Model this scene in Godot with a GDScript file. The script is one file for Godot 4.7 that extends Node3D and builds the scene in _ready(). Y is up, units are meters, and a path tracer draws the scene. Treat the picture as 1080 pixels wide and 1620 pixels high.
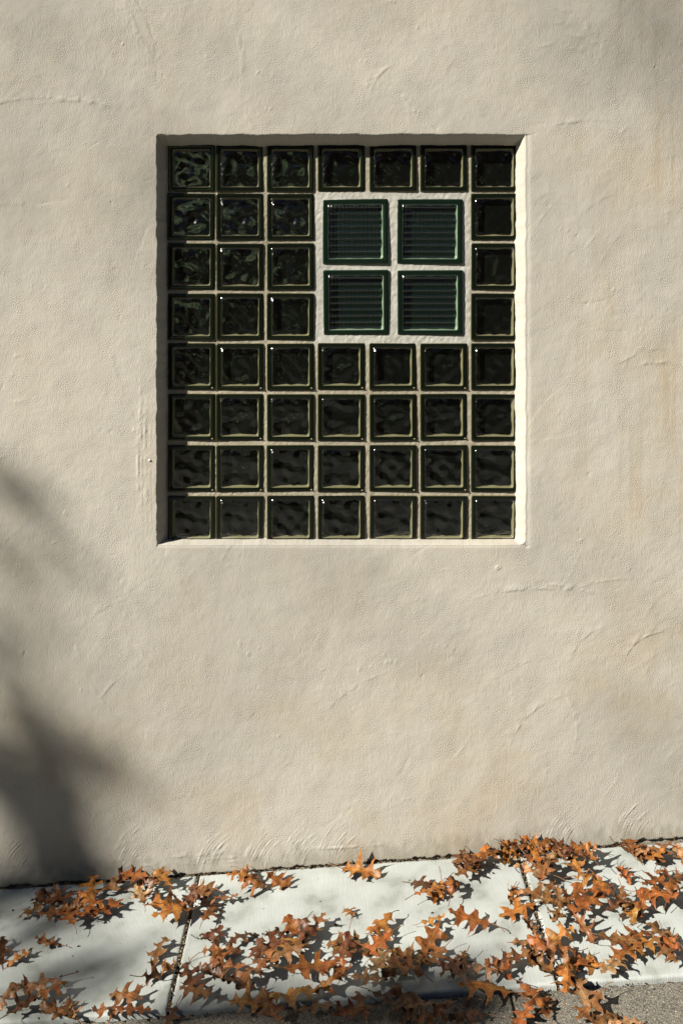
extends Node3D
# A stucco wall with a glass block window above a pavement strewn with oak leaves.
# x runs along the wall, y up, z from the wall towards the street. The wall face is z = 0.

const EYE := 1.776            # eye height over the foot of the wall
const DIST := 3.1             # from the lens to the wall
const PX := 0.002             # metres on the wall face per photograph pixel
const SLOPE := 0.0694         # the street climbs to the right
const FALL := 0.03            # the pavement falls away from the wall
const SLAB_W := 0.573
const SUN := Vector3(-0.73, 0.54, 0.42)   # towards the sun
const X0 := -0.570            # window opening
const X1 := 0.596
const Y0 := 1.012
const Y1 := 2.312
const DEEP := 0.052
const MORTAR_Z := -0.050

var rng := RandomNumberGenerator.new()
var used := {}
var M := {}
var piled := {}

# ---------------------------------------------------------------- naming
func numbered(called: String) -> String:
	var n: int = used.get(called, 0)
	used[called] = n + 1
	return called if n == 0 else "%s_%03d" % [called, n]

func tag(o: Node3D, label := "", category := "", group := "", kind := "") -> void:
	if label: o.set_meta("label", label)
	if category: o.set_meta("category", category)
	if group: o.set_meta("group", group)
	if kind: o.set_meta("kind", kind)

func base(called: String, where := Vector3.ZERO) -> Node3D:
	var o := Node3D.new()
	o.name = numbered(called)
	o.position = where
	add_child(o, true)
	return o

func put(mesh: Mesh, called: String, material: Material, parent: Node3D = null) -> MeshInstance3D:
	var o := MeshInstance3D.new()
	o.mesh = mesh
	if material: o.material_override = material
	if parent == null:
		o.name = numbered(called)
		add_child(o, true)
	else:
		var k := 0
		var n := called
		while parent.has_node(n):
			k += 1
			n = "%s_%03d" % [called, k]
		o.name = n
		parent.add_child(o, true)
	return o

# ---------------------------------------------------------------- meshes
func arrays_mesh(v: PackedVector3Array, n: PackedVector3Array, idx: PackedInt32Array, uv = null, col = null) -> ArrayMesh:
	var a := []
	a.resize(Mesh.ARRAY_MAX)
	a[Mesh.ARRAY_VERTEX] = v
	a[Mesh.ARRAY_NORMAL] = n
	a[Mesh.ARRAY_INDEX] = idx
	if uv != null: a[Mesh.ARRAY_TEX_UV] = uv
	if col != null: a[Mesh.ARRAY_COLOR] = col
	var m := ArrayMesh.new()
	m.add_surface_from_arrays(Mesh.PRIMITIVE_TRIANGLES, a)
	return m

func smooth_normals(v: PackedVector3Array, idx: PackedInt32Array) -> PackedVector3Array:
	var n := PackedVector3Array()
	n.resize(v.size())
	for k in range(0, idx.size(), 3):
		var a := v[idx[k]]
		var f := (v[idx[k + 2]] - a).cross(v[idx[k + 1]] - a)
		n[idx[k]] += f
		n[idx[k + 1]] += f
		n[idx[k + 2]] += f
	for k in n.size():
		n[k] = n[k].normalized() if n[k].length_squared() > 1e-20 else Vector3.UP
	return n

# rows of columns; row 0 at the bottom, seen from the front
func sheet(cols: int, rows: int, v: PackedVector3Array, uv = null, col = null, skip = null) -> ArrayMesh:
	var idx := PackedInt32Array()
	for j in rows - 1:
		for i in cols - 1:
			var a := j * cols + i
			if skip != null and skip[a]: continue
			idx.append_array([a, a + cols, a + cols + 1, a, a + cols + 1, a + 1])
	return arrays_mesh(v, smooth_normals(v, idx), idx, uv, col)

func box(st: SurfaceTool, lo: Vector3, hi: Vector3) -> void:
	var c := [Vector3(lo.x, lo.y, lo.z), Vector3(hi.x, lo.y, lo.z), Vector3(hi.x, hi.y, lo.z), Vector3(lo.x, hi.y, lo.z),
		Vector3(lo.x, lo.y, hi.z), Vector3(hi.x, lo.y, hi.z), Vector3(hi.x, hi.y, hi.z), Vector3(lo.x, hi.y, hi.z)]
	for q in [[4, 7, 6, 5], [1, 2, 3, 0], [0, 3, 7, 4], [5, 6, 2, 1], [7, 3, 2, 6], [0, 4, 5, 1]]:
		var n: Vector3 = (c[q[2]] - c[q[0]]).cross(c[q[1]] - c[q[0]]).normalized()
		for k in [0, 1, 2, 0, 2, 3]:
			st.set_normal(n)
			st.set_uv(Vector2(c[q[k]].x + c[q[k]].z, c[q[k]].y))
			st.add_vertex(c[q[k]])

func boxes(list: Array) -> ArrayMesh:
	var st := SurfaceTool.new()
	st.begin(Mesh.PRIMITIVE_TRIANGLES)
	for b in list: box(st, b[0], b[1])
	return st.commit()

# a tube along points, one radius each
func tube(pts: PackedVector3Array, rad: PackedFloat32Array, sides := 7) -> ArrayMesh:
	var v := PackedVector3Array()
	var idx := PackedInt32Array()
	var ref := Vector3(0.31, 0.17, 0.93).normalized()
	for k in pts.size():
		var t := (pts[mini(k + 1, pts.size() - 1)] - pts[maxi(k - 1, 0)]).normalized()
		var e := t.cross(ref).normalized()
		var f := t.cross(e)
		for s in sides:
			var a := TAU * s / sides
			v.append(pts[k] + (e * cos(a) + f * sin(a)) * rad[k])
	for k in pts.size() - 1:
		for s in sides:
			var a := k * sides + s
			var b := k * sides + (s + 1) % sides
			idx.append_array([a, b, b + sides, a, b + sides, a + sides])
	return arrays_mesh(v, smooth_normals(v, idx), idx)

# ---------------------------------------------------------------- materials
func lin(r: float, g: float, b: float) -> Color:
	return Color(r, g, b).linear_to_srgb()

func noise(freq: float, seed_: int, octaves := 4, kind := FastNoiseLite.TYPE_SIMPLEX_SMOOTH, gain := 0.5) -> FastNoiseLite:
	var n := FastNoiseLite.new()
	n.noise_type = kind
	n.seed = seed_
	n.frequency = freq
	n.fractal_octaves = octaves
	n.fractal_gain = gain
	return n

func grain(freq: float, seed_: int, size: int, octaves := 4, kind := FastNoiseLite.TYPE_SIMPLEX_SMOOTH, gain := 0.5) -> ImageTexture:
	return ImageTexture.create_from_image(noise(freq, seed_, octaves, kind, gain).get_seamless_image(size, size))

func ramp_texture(n: FastNoiseLite, size: int, stops: Array) -> ImageTexture:
	var g := Gradient.new()
	g.offsets = PackedFloat32Array(stops.map(func(s): return s[0]))
	g.colors = PackedColorArray(stops.map(func(s): return s[1]))
	var im := n.get_seamless_image(size, size)
	var out := Image.create(size, size, false, Image.FORMAT_RGB8)
	var lut := []
	for k in 256: lut.append(g.sample(k / 255.0))
	var d := im.get_data()
	var px := PackedByteArray()
	px.resize(size * size * 3)
	for k in size * size:
		var c: Color = lut[d[k]]
		px[k * 3] = int(c.r * 255)
		px[k * 3 + 1] = int(c.g * 255)
		px[k * 3 + 2] = int(c.b * 255)
	out = Image.create_from_data(size, size, false, Image.FORMAT_RGB8, px)
	return ImageTexture.create_from_image(out)

func mat(color: Color, rough: float, spec := 0.5) -> StandardMaterial3D:
	var m := StandardMaterial3D.new()
	m.albedo_color = color
	m.roughness = rough
	m.metallic_specular = spec
	m.cull_mode = BaseMaterial3D.CULL_DISABLED
	return m

func bump(m: StandardMaterial3D, t: Texture2D, cm: float) -> StandardMaterial3D:
	m.heightmap_enabled = true
	m.heightmap_texture = t
	m.heightmap_scale = cm
	return m

func make_materials() -> void:
	# stucco: UV in metres / 0.8
	var s := mat(Color.WHITE, 0.9, 0.3)
	s.vertex_color_use_as_albedo = true
	M.stucco = bump(s, stucco_relief(), 0.15)
	M.core = mat(lin(0.30, 0.27, 0.22), 0.95, 0.2)
	M.room = mat(lin(0.10, 0.095, 0.085), 0.9, 0.2)
	var mo := mat(lin(0.47, 0.43, 0.35), 0.95, 0.2)
	mo.vertex_color_use_as_albedo = true
	mo.albedo_color = Color.WHITE
	M.mortar = bump(mo, grain(0.12, 23, 512, 3, FastNoiseLite.TYPE_SIMPLEX_SMOOTH, 0.65), 0.14)
	# glass
	M.rim = mat(lin(0.004, 0.006, 0.003), 0.14)
	M.rim_green = mat(lin(0.004, 0.010, 0.006), 0.14)
	M.edge = mat(lin(0.085, 0.075, 0.03), 0.25)
	M.edge_green = mat(lin(0.025, 0.055, 0.03), 0.25)
	M.cavity = mat(lin(0.165, 0.158, 0.085), 0.25)
	M.cavity_green = mat(lin(0.17, 0.24, 0.17), 0.25)
	M.rear = mat(lin(0.003, 0.004, 0.003), 0.06, 0.7)
	M.rear.clearcoat_enabled = true
	M.rear.clearcoat = 0.25
	M.rear.clearcoat_roughness = 0.06
	M.rear_green = mat(lin(0.003, 0.007, 0.005), 0.10, 0.7)
	M.rear_green.clearcoat_enabled = true
	M.rear_green.clearcoat = 0.6
	M.rear_green.clearcoat_roughness = 0.15
	var p := mat(Color(0.04, 0.07, 0.05, 0.04), 0.15)
	p.transparency = BaseMaterial3D.TRANSPARENCY_ALPHA
	M.pane = p
	# concrete
	var stain := ramp_texture(noise(0.006, 31, 5), 512, [[0.0, Color(0.80, 0.805, 0.785)], [0.30, Color(0.92, 0.925, 0.915)], [0.55, Color(0.96, 0.965, 0.96)], [1.0, Color(1, 1, 1)]])
	var c := mat(lin(0.335, 0.356, 0.353), 0.85, 0.35)
	c.albedo_texture = stain
	M.concrete = bump(c, broom(), 0.07)
	# exposed aggregate
	var a := mat(Color.WHITE, 0.85, 0.4)
	var cell := noise(0.21, 41, 1, FastNoiseLite.TYPE_CELLULAR)
	cell.cellular_return_type = FastNoiseLite.RETURN_CELL_VALUE
	cell.cellular_jitter = 1.0
	a.albedo_texture = ramp_texture(cell, 1024, [[0.0, lin(0.045, 0.042, 0.035)], [0.35, lin(0.10, 0.095, 0.082)], [0.62, lin(0.135, 0.128, 0.11)], [0.85, lin(0.175, 0.165, 0.14)], [0.94, lin(0.15, 0.115, 0.08)], [1.0, lin(0.36, 0.34, 0.29)]])
	var pit := noise(0.21, 41, 1, FastNoiseLite.TYPE_CELLULAR)
	pit.cellular_return_type = FastNoiseLite.RETURN_DISTANCE
	pit.cellular_jitter = 1.0
	var pim := pit.get_seamless_image(1024, 1024)
	M.aggregate = bump(a, ImageTexture.create_from_image(pim), -0.16)
	M.dirt = mat(lin(0.045, 0.036, 0.024), 1.0, 0.1)
	M.grit = mat(Color.WHITE, 0.95, 0.2)
	M.grit.vertex_color_use_as_albedo = true
	M.asphalt = bump(mat(lin(0.05, 0.05, 0.05), 0.9, 0.3), M.mortar.heightmap_texture, 0.2)
	M.ground = mat(lin(0.07, 0.08, 0.04), 1.0, 0.1)
	M.bark = mat(lin(0.10, 0.075, 0.05), 0.95, 0.2)
	M.screw = mat(lin(0.5, 0.48, 0.44), 0.4)
	M.brick = mat(lin(0.16, 0.09, 0.065), 0.9, 0.2)
	M.roof = mat(lin(0.05, 0.05, 0.055), 0.9, 0.2)
	M.dark_glass = mat(lin(0.02, 0.025, 0.03), 0.05)
	M.trim = mat(lin(0.5, 0.5, 0.47), 0.6)
	M.foliage = mat(lin(0.10, 0.13, 0.03), 0.6, 0.3)
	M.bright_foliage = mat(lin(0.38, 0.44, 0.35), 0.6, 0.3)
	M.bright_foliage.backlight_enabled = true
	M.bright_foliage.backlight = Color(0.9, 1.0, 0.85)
	M.foliage.backlight_enabled = true
	M.foliage.backlight = Color(0.75, 0.9, 0.35)

# sand grain, rubbed smooth in some places and dragged by the float in others
func stucco_relief() -> ImageTexture:
	var w := 1024
	var g := noise(0.20, 11, 2, FastNoiseLite.TYPE_SIMPLEX_SMOOTH, 0.5).get_seamless_image(w, w).get_data()
	var d := noise(0.030, 13, 3).get_seamless_image(w, w).get_data()
	var m := noise(0.0075, 12, 4).get_seamless_image(w, w).get_data()
	var px := PackedByteArray()
	px.resize(w * w)
	for y in w:
		for x in w:
			var k := y * w + x
			var share := clampf((m[k] - 60.0) / 120.0, 0.30, 1.15)
			var drag := clampf((150.0 - m[k]) / 90.0, 0.0, 1.0)
			px[k] = clampi(int(128.0 + (g[k] - 128.0) * share + (d[y * w + (x * 4 + y) % w] - 128.0) * 0.5 * drag), 0, 255)
	return ImageTexture.create_from_image(Image.create_from_data(w, w, false, Image.FORMAT_L8, px))

# broom lines run along v; u across them
func broom() -> ImageTexture:
	var w := 512
	var n := noise(0.35, 51, 3)
	var fine := noise(0.22, 52, 2)
	var px := PackedByteArray()
	px.resize(w * w)
	for y in w:
		for x in w:
			var a := n.get_noise_2d(x, y * 0.02) * 0.7 + fine.get_noise_2d(x, y) * 0.35
			px[y * w + x] = clampi(int(128 + 150 * a), 0, 255)
	return ImageTexture.create_from_image(Image.create_from_data(w, w, false, Image.FORMAT_L8, px))

# ---------------------------------------------------------------- places
func on_wall(u: float, v: float, z := 0.0) -> Vector3:
	var k := (DIST - z) / DIST
	return Vector3((u - 533.0) * PX * k, EYE - (v - 480.0) * PX * k, z)

func on_ground(u: float, v: float) -> Vector3:
	var dx := (u - 533.0) * PX
	var dy := -(v - 480.0) * PX
	var t := (EYE + FALL * DIST) / (SLOPE * dx + FALL * DIST - dy)
	return Vector3(t * dx, EYE + t * dy, DIST - t * DIST)

func ground_y(x: float, z: float) -> float:
	return SLOPE * x - FALL * z - (0.014 if z > SLAB_W else 0.0)

# ---------------------------------------------------------------- the wall
func lines(from: float, to: float, step: float, dense: Array) -> PackedFloat32Array:
	var out := PackedFloat32Array()
	var p := from
	while p < to:
		out.append(p)
		var s := step
		for d in dense:
			if p >= d[0] - step and p < d[1]: s = d[2]
		p += s
	out.append(to)
	return out

var wx: PackedFloat32Array
var wy: PackedFloat32Array
var wh: PackedFloat32Array
var rough := noise(24.0, 66, 3)

# one pull of the trowel: an arc that leaves a step on its outer side
func stroke(cx: float, cy: float, r: float, a0: float, a1: float, w: float, h: float, sharp := 0.0016) -> void:
	var lo := Vector2(1e9, 1e9)
	var hi := -lo
	for k in 9:
		var a := lerpf(a0, a1, k / 8.0)
		var q := Vector2(cx + r * cos(a), cy + r * sin(a))
		lo = lo.min(q)
		hi = hi.max(q)
	lo -= Vector2(w, w)
	hi += Vector2(w, w)
	var i0 := wx.bsearch(lo.x)
	var i1 := wx.bsearch(hi.x)
	var j0 := wy.bsearch(lo.y)
	var j1 := wy.bsearch(hi.y)
	var am := (a0 + a1) / 2
	var ah := absf(a1 - a0) / 2
	for j in range(j0, j1):
		for i in range(i0, i1):
			var dx := wx[i] - cx
			var dy := wy[j] - cy
			var d := sqrt(dx * dx + dy * dy) - r
			if d > w or d < -0.008: continue
			var t := absf(angle_difference(atan2(dy, dx), am)) / ah
			if t >= 1.0: continue
			var p := pow(1.0 - d / w, 2.0) if d > 0 else exp(d / sharp)
			var broken := clampf(0.55 + 1.3 * rough.get_noise_2d(wx[i], wy[j]), 0.0, 1.3)
			wh[j * wx.size() + i] += 1.35 * h * p * (1.0 - t * t) * broken

func jag(n: FastNoiseLite, a: float, b: float) -> float:
	return n.get_noise_2d(a, b)

func build_wall() -> void:
	var dn := 0.0022
	wx = lines(-1.42, 1.42, 0.0036, [[X0 - 0.012, X0 + 0.030, dn], [X1 - 0.034, X1 + 0.016, dn]])
	wy = lines(-0.05, 3.02, 0.0036, [[-0.006, 0.030, 0.0028], [Y0 - 0.012, Y0 - 0.003, dn], [Y0 - 0.003, Y0 + 0.014, 0.0011], [Y1 - 0.036, Y1 + 0.010, dn]])
	var nx := wx.size()
	var ny := wy.size()
	wh = PackedFloat32Array()
	wh.resize(nx * ny)
	rng.seed = 5
	# loose trowel marks all over
	for k in 210:
		var r := rng.randf_range(0.10, 0.5)
		var a := rng.randf() * TAU
		var span := rng.randf_range(0.05, 0.16) / r
		var px := rng.randf_range(-1.25, 1.25)
		var py := rng.randf_range(0.12, 2.9)
		stroke(px - r * cos(a), py - r * sin(a), r, a - span, a + span, rng.randf_range(0.015, 0.05), rng.randf_range(0.0002, 0.0006) * (1 if rng.randf() < 0.7 else -1))
	# a few stronger ridges and creases seen in the photograph
	for q in [[215, 40, 190, 200, 0.6, 0.0012], [235, 40, 200, 20, 0.5, -0.001], [60, 155, 260, 92, 0.5, 0.0012], [130, 160, 200, 85, 0.4, 0.001], [40, 325, 130, 80, 0.4, 0.001], [70, 322, 110, 100, 0.3, -0.0009],
			[905, 25, 90, 60, 0.5, 0.0011], [900, 75, 90, 75, 0.6, 0.0012], [920, 45, 120, 70, 0.5, 0.001], [930, 65, 100, 65, 0.5, 0.001], [580, 140, 60, 150, 0.7, 0.0009], [600, 120, 70, 140, 0.6, 0.0009],
			[890, 195, 60, 100, 0.4, 0.0011], [930, 190, 120, 95, 0.3, 0.0009], [830, 935, 420, 94, 0.25, 0.0013], [890, 930, 260, 80, 0.25, 0.0012], [960, 920, 200, 100, 0.25, 0.001],
			[1020, 1030, 70, 120, 0.9, 0.0014], [920, 1030, 80, 140, 0.7, 0.0010], [840, 1150, 110, 130, 0.7, 0.0011], [905, 1150, 90, 20, 0.8, 0.001], [560, 1090, 190, 120, 0.4, 0.0007], [800, 1080, 160, 120, 0.5, 0.0007],
			[180, 1060, 120, 130, 0.5, 0.0009], [215, 1010, 150, 40, 0.4, 0.0008], [160, 960, 130, 120, 0.4, 0.0008], [1050, 575, 260, 88, 0.2, 0.0013], [1010, 560, 160, 110, 0.3, 0.0009], [380, 90, 240, 5, 0.3, 0.0008], [640, 160, 40, 30, 1.4, 0.0009]]:
		var at := on_wall(q[0], q[1])
		var r: float = q[2] * PX
		var a := deg_to_rad(q[3])
		stroke(at.x - r * cos(a), at.y - r * sin(a), r, a - q[4], a + q[4], 0.035, q[5], 0.0014)
	# fans of comb marks along the foot of the wall
	for fan in [[-1.0, 0.07, 0.10], [-0.82, 0.05, 0.09], [-0.62, 0.06, 0.12], [-0.36, 0.04, 0.12], [-0.20, 0.03, 0.12], [-0.10, 0.04, 0.10], [0.02, 0.05, 0.10], [0.72, 0.05, 0.08], [0.95, 0.05, 0.09]]:
		for k in 9:
			var r: float = fan[2] + k * 0.009 + rng.randf_range(-0.002, 0.002)
			var am := PI - rng.randf_range(0.35, 0.75)
			stroke(fan[0] + 0.09, fan[1] - 0.05, r, am - 0.42, am + 0.42, 0.007, rng.randf_range(0.0010, 0.0019), 0.001)
	for k in 16:
		var r := rng.randf_range(0.8, 2.0)
		var px := rng.randf_range(-1.0, 0.2)
		stroke(px, rng.randf_range(0.03, 0.075) + r, r, -PI / 2 - 0.07, -PI / 2 + 0.07, 0.007, 0.0012, 0.001)
	# nicks, drags and small creases
	for k in 280:
		var r := rng.randf_range(0.02, 0.14)
		var a := rng.randf() * TAU if k % 3 else rng.randf_range(1.2, 1.9)
		var span := rng.randf_range(0.006, 0.022) / r
		stroke(rng.randf_range(-1.2, 1.2) - r * cos(a), rng.randf_range(0.05, 2.85) - r * sin(a), r, a - span, a + span, rng.randf_range(0.004, 0.012), rng.randf_range(0.0004, 0.0011) * (1 if k % 2 else -1), 0.001)
	for k in 170:
		var c := Vector2(rng.randf_range(-1.1, 1.1), rng.randf_range(0.05, 2.75))
		for t in rng.randi_range(1, 4):
			stroke(c.x + rng.randfn(0, 0.012), c.y + rng.randfn(0, 0.012), 0.004, 0.0, TAU, 0.004, rng.randf_range(0.0006, 0.0016) * (1 if k % 3 else -1), 0.002)
	# scraped vertical strip left of the window
	for k in 14:
		var r := rng.randf_range(1.5, 4.0)
		stroke(on_wall(226 + rng.randf_range(-8, 12), 0).x + r, on_wall(0, rng.randf_range(660, 800)).y, r, PI - 0.05, PI + 0.05, 0.007, 0.0011, 0.001)

	var wide := noise(1.5, 1, 3)
	var mid := noise(8.0, 2, 3)
	var small := noise(38.0, 3, 2)
	var wob := noise(9.0, 4, 4)
	var dirt := noise(2.2, 6, 5)
	var blot := noise(7.0, 7, 4)
	var drip := noise(1.0, 8, 4)
	var v := PackedVector3Array()
	var uv := PackedVector2Array()
	var col := PackedColorArray()
	v.resize(nx * ny)
	uv.resize(nx * ny)
	col.resize(nx * ny)
	var skip := PackedByteArray()
	skip.resize(nx * ny)
	for j in ny:
		var yp := wy[j]
		var lean := SLOPE * (1.0 - smoothstep(0.5, 0.95, yp))
		for i in nx:
			var x := wx[i]
			var k := j * nx + i
			var fade := minf(smoothstep(1.42, 1.34, absf(x)), smoothstep(3.02, 2.94, yp))
			var z := (wide.get_noise_2d(x, yp) * 0.0035 + mid.get_noise_2d(x, yp) * 0.0010 + small.get_noise_2d(x, yp) * 0.00018 + wh[k]) * fade
			# the opening
			if yp > Y0 - 0.03 and yp < Y1 + 0.03 and x > X0 - 0.03 and x < X1 + 0.03:
				var w1 := wob.get_noise_2d(3.0, yp * 1.4) * 0.0045
				var w2 := wob.get_noise_2d(x * 1.4, 9.0) * 0.0045
				var sl := x - X0 + w1
				var sr := X1 + w1 * 0.8 - x
				var sb := yp - Y0 + w2 * 0.4
				var stp := Y1 + w2 - yp
				var f := minf(minf(sl / 0.024, sr / 0.026), minf(sb / 0.0070, stp / 0.030))
				var r := 0.020
				if sr < r and sb < r: f = minf(f, (r - Vector2(r - sr, r - sb).length()) / 0.010)
				r = 0.010
				if sl < r and stp < r: f = minf(f, (r - Vector2(r - sl, r - stp).length()) / 0.02)
				if sr < r and stp < r: f = minf(f, (r - Vector2(r - sr, r - stp).length()) / 0.02)
				var p := pow(clampf(f, 0, 1), 1.25)
				# the right and lower arris is rounded over
				var soft := maxf(exp(-pow((sr + 0.004) / 0.008, 2.0)) if sb > -0.01 and stp > 0 else 0.0, exp(-pow((sb + 0.002) / 0.005, 2.0)) * 0.7 if sr > -0.01 and sl > 0 else 0.0)
				z = z * (1.0 - clampf(f, 0, 1) * 0.8) - DEEP * p - soft * 0.0022 * (1.0 - p)
				if minf(minf(sl - 0.024, sr - 0.026), minf(sb - 0.0070, stp - 0.030)) > 0.0035: skip[k] = 1
			# the ragged foot
			var hgap := yp - (maxf(0.0, wob.get_noise_2d(x * 2.2, 40.0) + 0.05) * 0.013 + 0.009 * smoothstep(0.86, 0.95, x) - 0.002)
			z -= 0.010 * (1.0 - smoothstep(-0.004, 0.004, hgap)) * fade
			var y := yp + lean * x
			v[k] = Vector3(x, y, z)
			uv[k] = Vector2(x, y) / 0.8
			# colour of the render: cream, browner in blotches, grimy at the foot, faint runs
			var b := blot.get_noise_2d(x * 0.8, y * 1.5)
			var d := dirt.get_noise_2d(x, y)
			var low := smoothstep(0.9, 0.1, yp)
			var brown := clampf(0.18 + 0.9 * d + 0.35 * b, 0, 1) * (0.35 + 0.55 * low + 0.35 * smoothstep(0.5, 1.1, x))
			brown += clampf(drip.get_noise_2d(x * 22.0, y * 1.1) - 0.12, 0, 1) * 0.9 * smoothstep(0.55, 0.9, x) * smoothstep(0.4, 1.2, y)
			brown = clampf(brown, 0, 1)
			var grime := smoothstep(0.085, 0.0, yp + 0.05 * blot.get_noise_2d(x * 4.0, y * 2.0)) * 0.48
			var c := Color(0.352, 0.334, 0.298).lerp(Color(0.28, 0.232, 0.165), brown * 0.75).lerp(Color(0.14, 0.13, 0.10), grime)
			var vv := 1.0 + 0.05 * d + 0.03 * b
			col[k] = Color(c.r * vv, c.g * vv, c.b * vv)
	var root := base("stucco_wall")
	tag(root, "cream trowelled stucco wall around the recessed glass block window", "wall")
	put(sheet(nx, ny, v, uv, col, skip), "stucco_face", M.stucco, root)
	# the wall goes on to both sides and above
	var c0 := Color(0.35, 0.33, 0.282)
	for r in [[-9.0, -0.9, -1.42, 3.02], [1.42, -0.3, 9.0, 3.02], [-9.0, 3.02, 9.0, 4.6]]:
		var q := PackedVector3Array([Vector3(r[0], r[1], 0), Vector3(r[2], r[1], 0), Vector3(r[0], r[3], 0), Vector3(r[2], r[3], 0)])
		var quv := PackedVector2Array()
		for p in q: quv.append(Vector2(p.x, p.y) / 0.8)
		put(sheet(2, 2, q, quv, PackedColorArray([c0, c0, c0, c0])), "stucco_face", M.stucco, root)
	put(boxes([[Vector3(-9, -0.9, -0.3), Vector3(X0 - 0.03, 4.6, -0.07)], [Vector3(X1 + 0.03, -0.9, -0.3), Vector3(9, 4.6, -0.07)],
		[Vector3(X0 - 0.03, -0.9, -0.3), Vector3(X1 + 0.03, Y0 - 0.03, -0.07)], [Vector3(X0 - 0.03, Y1 + 0.03, -0.3), Vector3(X1 + 0.03, 4.6, -0.07)]]), "wall_core", M.core, root)
	put(boxes([[Vector3(-9.02, 4.603, -0.32), Vector3(9.02, 4.68, 0.03)]]), "coping", M.core, root)
	put(boxes([[Vector3(-3, 0.0, -4.1), Vector3(3, 3.6, -4.0)], [Vector3(-3.1, 0.0, -4.1), Vector3(-3.0, 3.6, -0.3)], [Vector3(3.0, 0.0, -4.1), Vector3(3.1, 3.6, -0.3)],
		[Vector3(-3.1, 3.6, -4.1), Vector3(3.1, 3.7, -0.3)], [Vector3(-3.1, -0.1, -4.1), Vector3(3.1, 0.0, -0.3)]]), "room_shell", M.room, root)
	var nub := SphereMesh.new()
	nub.radius = 0.0045
	nub.height = 0.006
	nub.radial_segments = 12
	nub.rings = 6
	var s := put(nub, "screw_head", M.screw, root)
	s.position = on_wall(237, 728) + Vector3(0, 0, 0.001)

# ---------------------------------------------------------------- the window
func ring(half: float, corner: float, z: float) -> PackedVector3Array:
	var p := PackedVector3Array()
	var r := maxf(corner, 0.0006)
	for q in 4:
		var a0 := PI / 2 * q
		var c := Vector2(half - r, half - r)
		if q == 1: c = Vector2(-c.x, c.y)
		elif q == 2: c = -c
		elif q == 3: c = Vector2(c.x, -c.y)
		for k in 6:
			var a := a0 + PI / 2 * k / 5.0
			p.append(Vector3(c.x + r * cos(a), c.y + r * sin(a), z))
		# points along the straight side that follows
		var from := p[p.size() - 1]
		var to: Vector3 = from + [Vector3(-1, 0, 0), Vector3(0, -1, 0), Vector3(1, 0, 0), Vector3(0, 1, 0)][q] * (half - r) * 2.0
		for k in range(1, 8): p.append(from.lerp(to, k / 8.0))
	return p

# moulded glass is never quite straight
func uneven(p: PackedVector3Array, seed_: int) -> PackedVector3Array:
	var n := noise(30.0, seed_, 2)
	for k in p.size(): p[k] *= Vector3(1.0 + 0.055 * n.get_noise_2d(p[k].x, p[k].y), 1.0 + 0.055 * n.get_noise_2d(p[k].x, p[k].y + 3.0), 1.0)
	return p

func loft(loops: Array) -> ArrayMesh:
	var v := PackedVector3Array()
	var idx := PackedInt32Array()
	var n: int = loops[0].size()
	for l in loops: v.append_array(l)
	for k in loops.size() - 1:
		for s in n:
			var a := k * n + s
			var b := k * n + (s + 1) % n
			idx.append_array([a, a + n, b + n, a, b + n, b])
	return arrays_mesh(v, smooth_normals(v, idx), idx)

# a moulded pane: pillowed at its edge, with waves or ribs pressed into it
func pane_mesh(half: float, kind: String, seed_: int, cols := 30, rows := 30) -> ArrayMesh:
	var v := PackedVector3Array()
	var n := noise(21.0, seed_, 1)
	var ripple := noise(62.0, seed_ + 50, 1)
	for j in rows:
		for i in cols:
			var x := lerpf(-half, half, i / float(cols - 1))
			var y := lerpf(-half, half, j / float(rows - 1))
			var e := minf(half - absf(x), half - absf(y))
			var z := 0.0044 * (2.0 - exp(-(half - absf(x)) / 0.0060) - exp(-(half - absf(y)) / 0.0060)) - 0.003
			var inner := smoothstep(0.0, 0.006, e)
			if kind == "wave": z += 0.0024 * ripple.get_noise_2d(x, y) * exp(-e / 0.007) * smoothstep(0.0, 0.003, e)
			if kind == "wave": z += (0.0055 if seed_ == 83 else 0.0026) * n.get_noise_2d(x * 1.1, y) * inner
			elif kind == "rear": z = 0.0012 * n.get_noise_2d(x, y)
			elif kind == "ribs": z += 0.0009 * cos(x * TAU / 0.0122) * inner
			else: z = 0.0034 * pow(absf(cos(y * PI / 0.0205)), 10.0) * (0.7 + 0.3 * cos(x * TAU / 0.0145 + seed_))
			v.append(Vector3(x, y, z))
	return sheet(cols, rows, v)

func make_block(half: float, kind: String, parent: Node3D, shapes: Dictionary) -> MeshInstance3D:
	var g: bool = kind == "ribs"
	var rim := put(shapes.rim, "glass_block", M.rim_green if g else M.rim, parent)
	put(shapes.edge, "block_edge", M.edge_green if g else M.edge, rim)
	put(shapes.cavity, "inner_wall", M.cavity_green if g else M.cavity, rim)
	var r := put(shapes.rear, "rear_face", M.rear_green if g else M.rear, rim)
	r.position.z = -0.0175
	var p := put(shapes.pane, "front_face", M.pane, rim)
	p.position.z = 0.0030
	return rim

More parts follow.
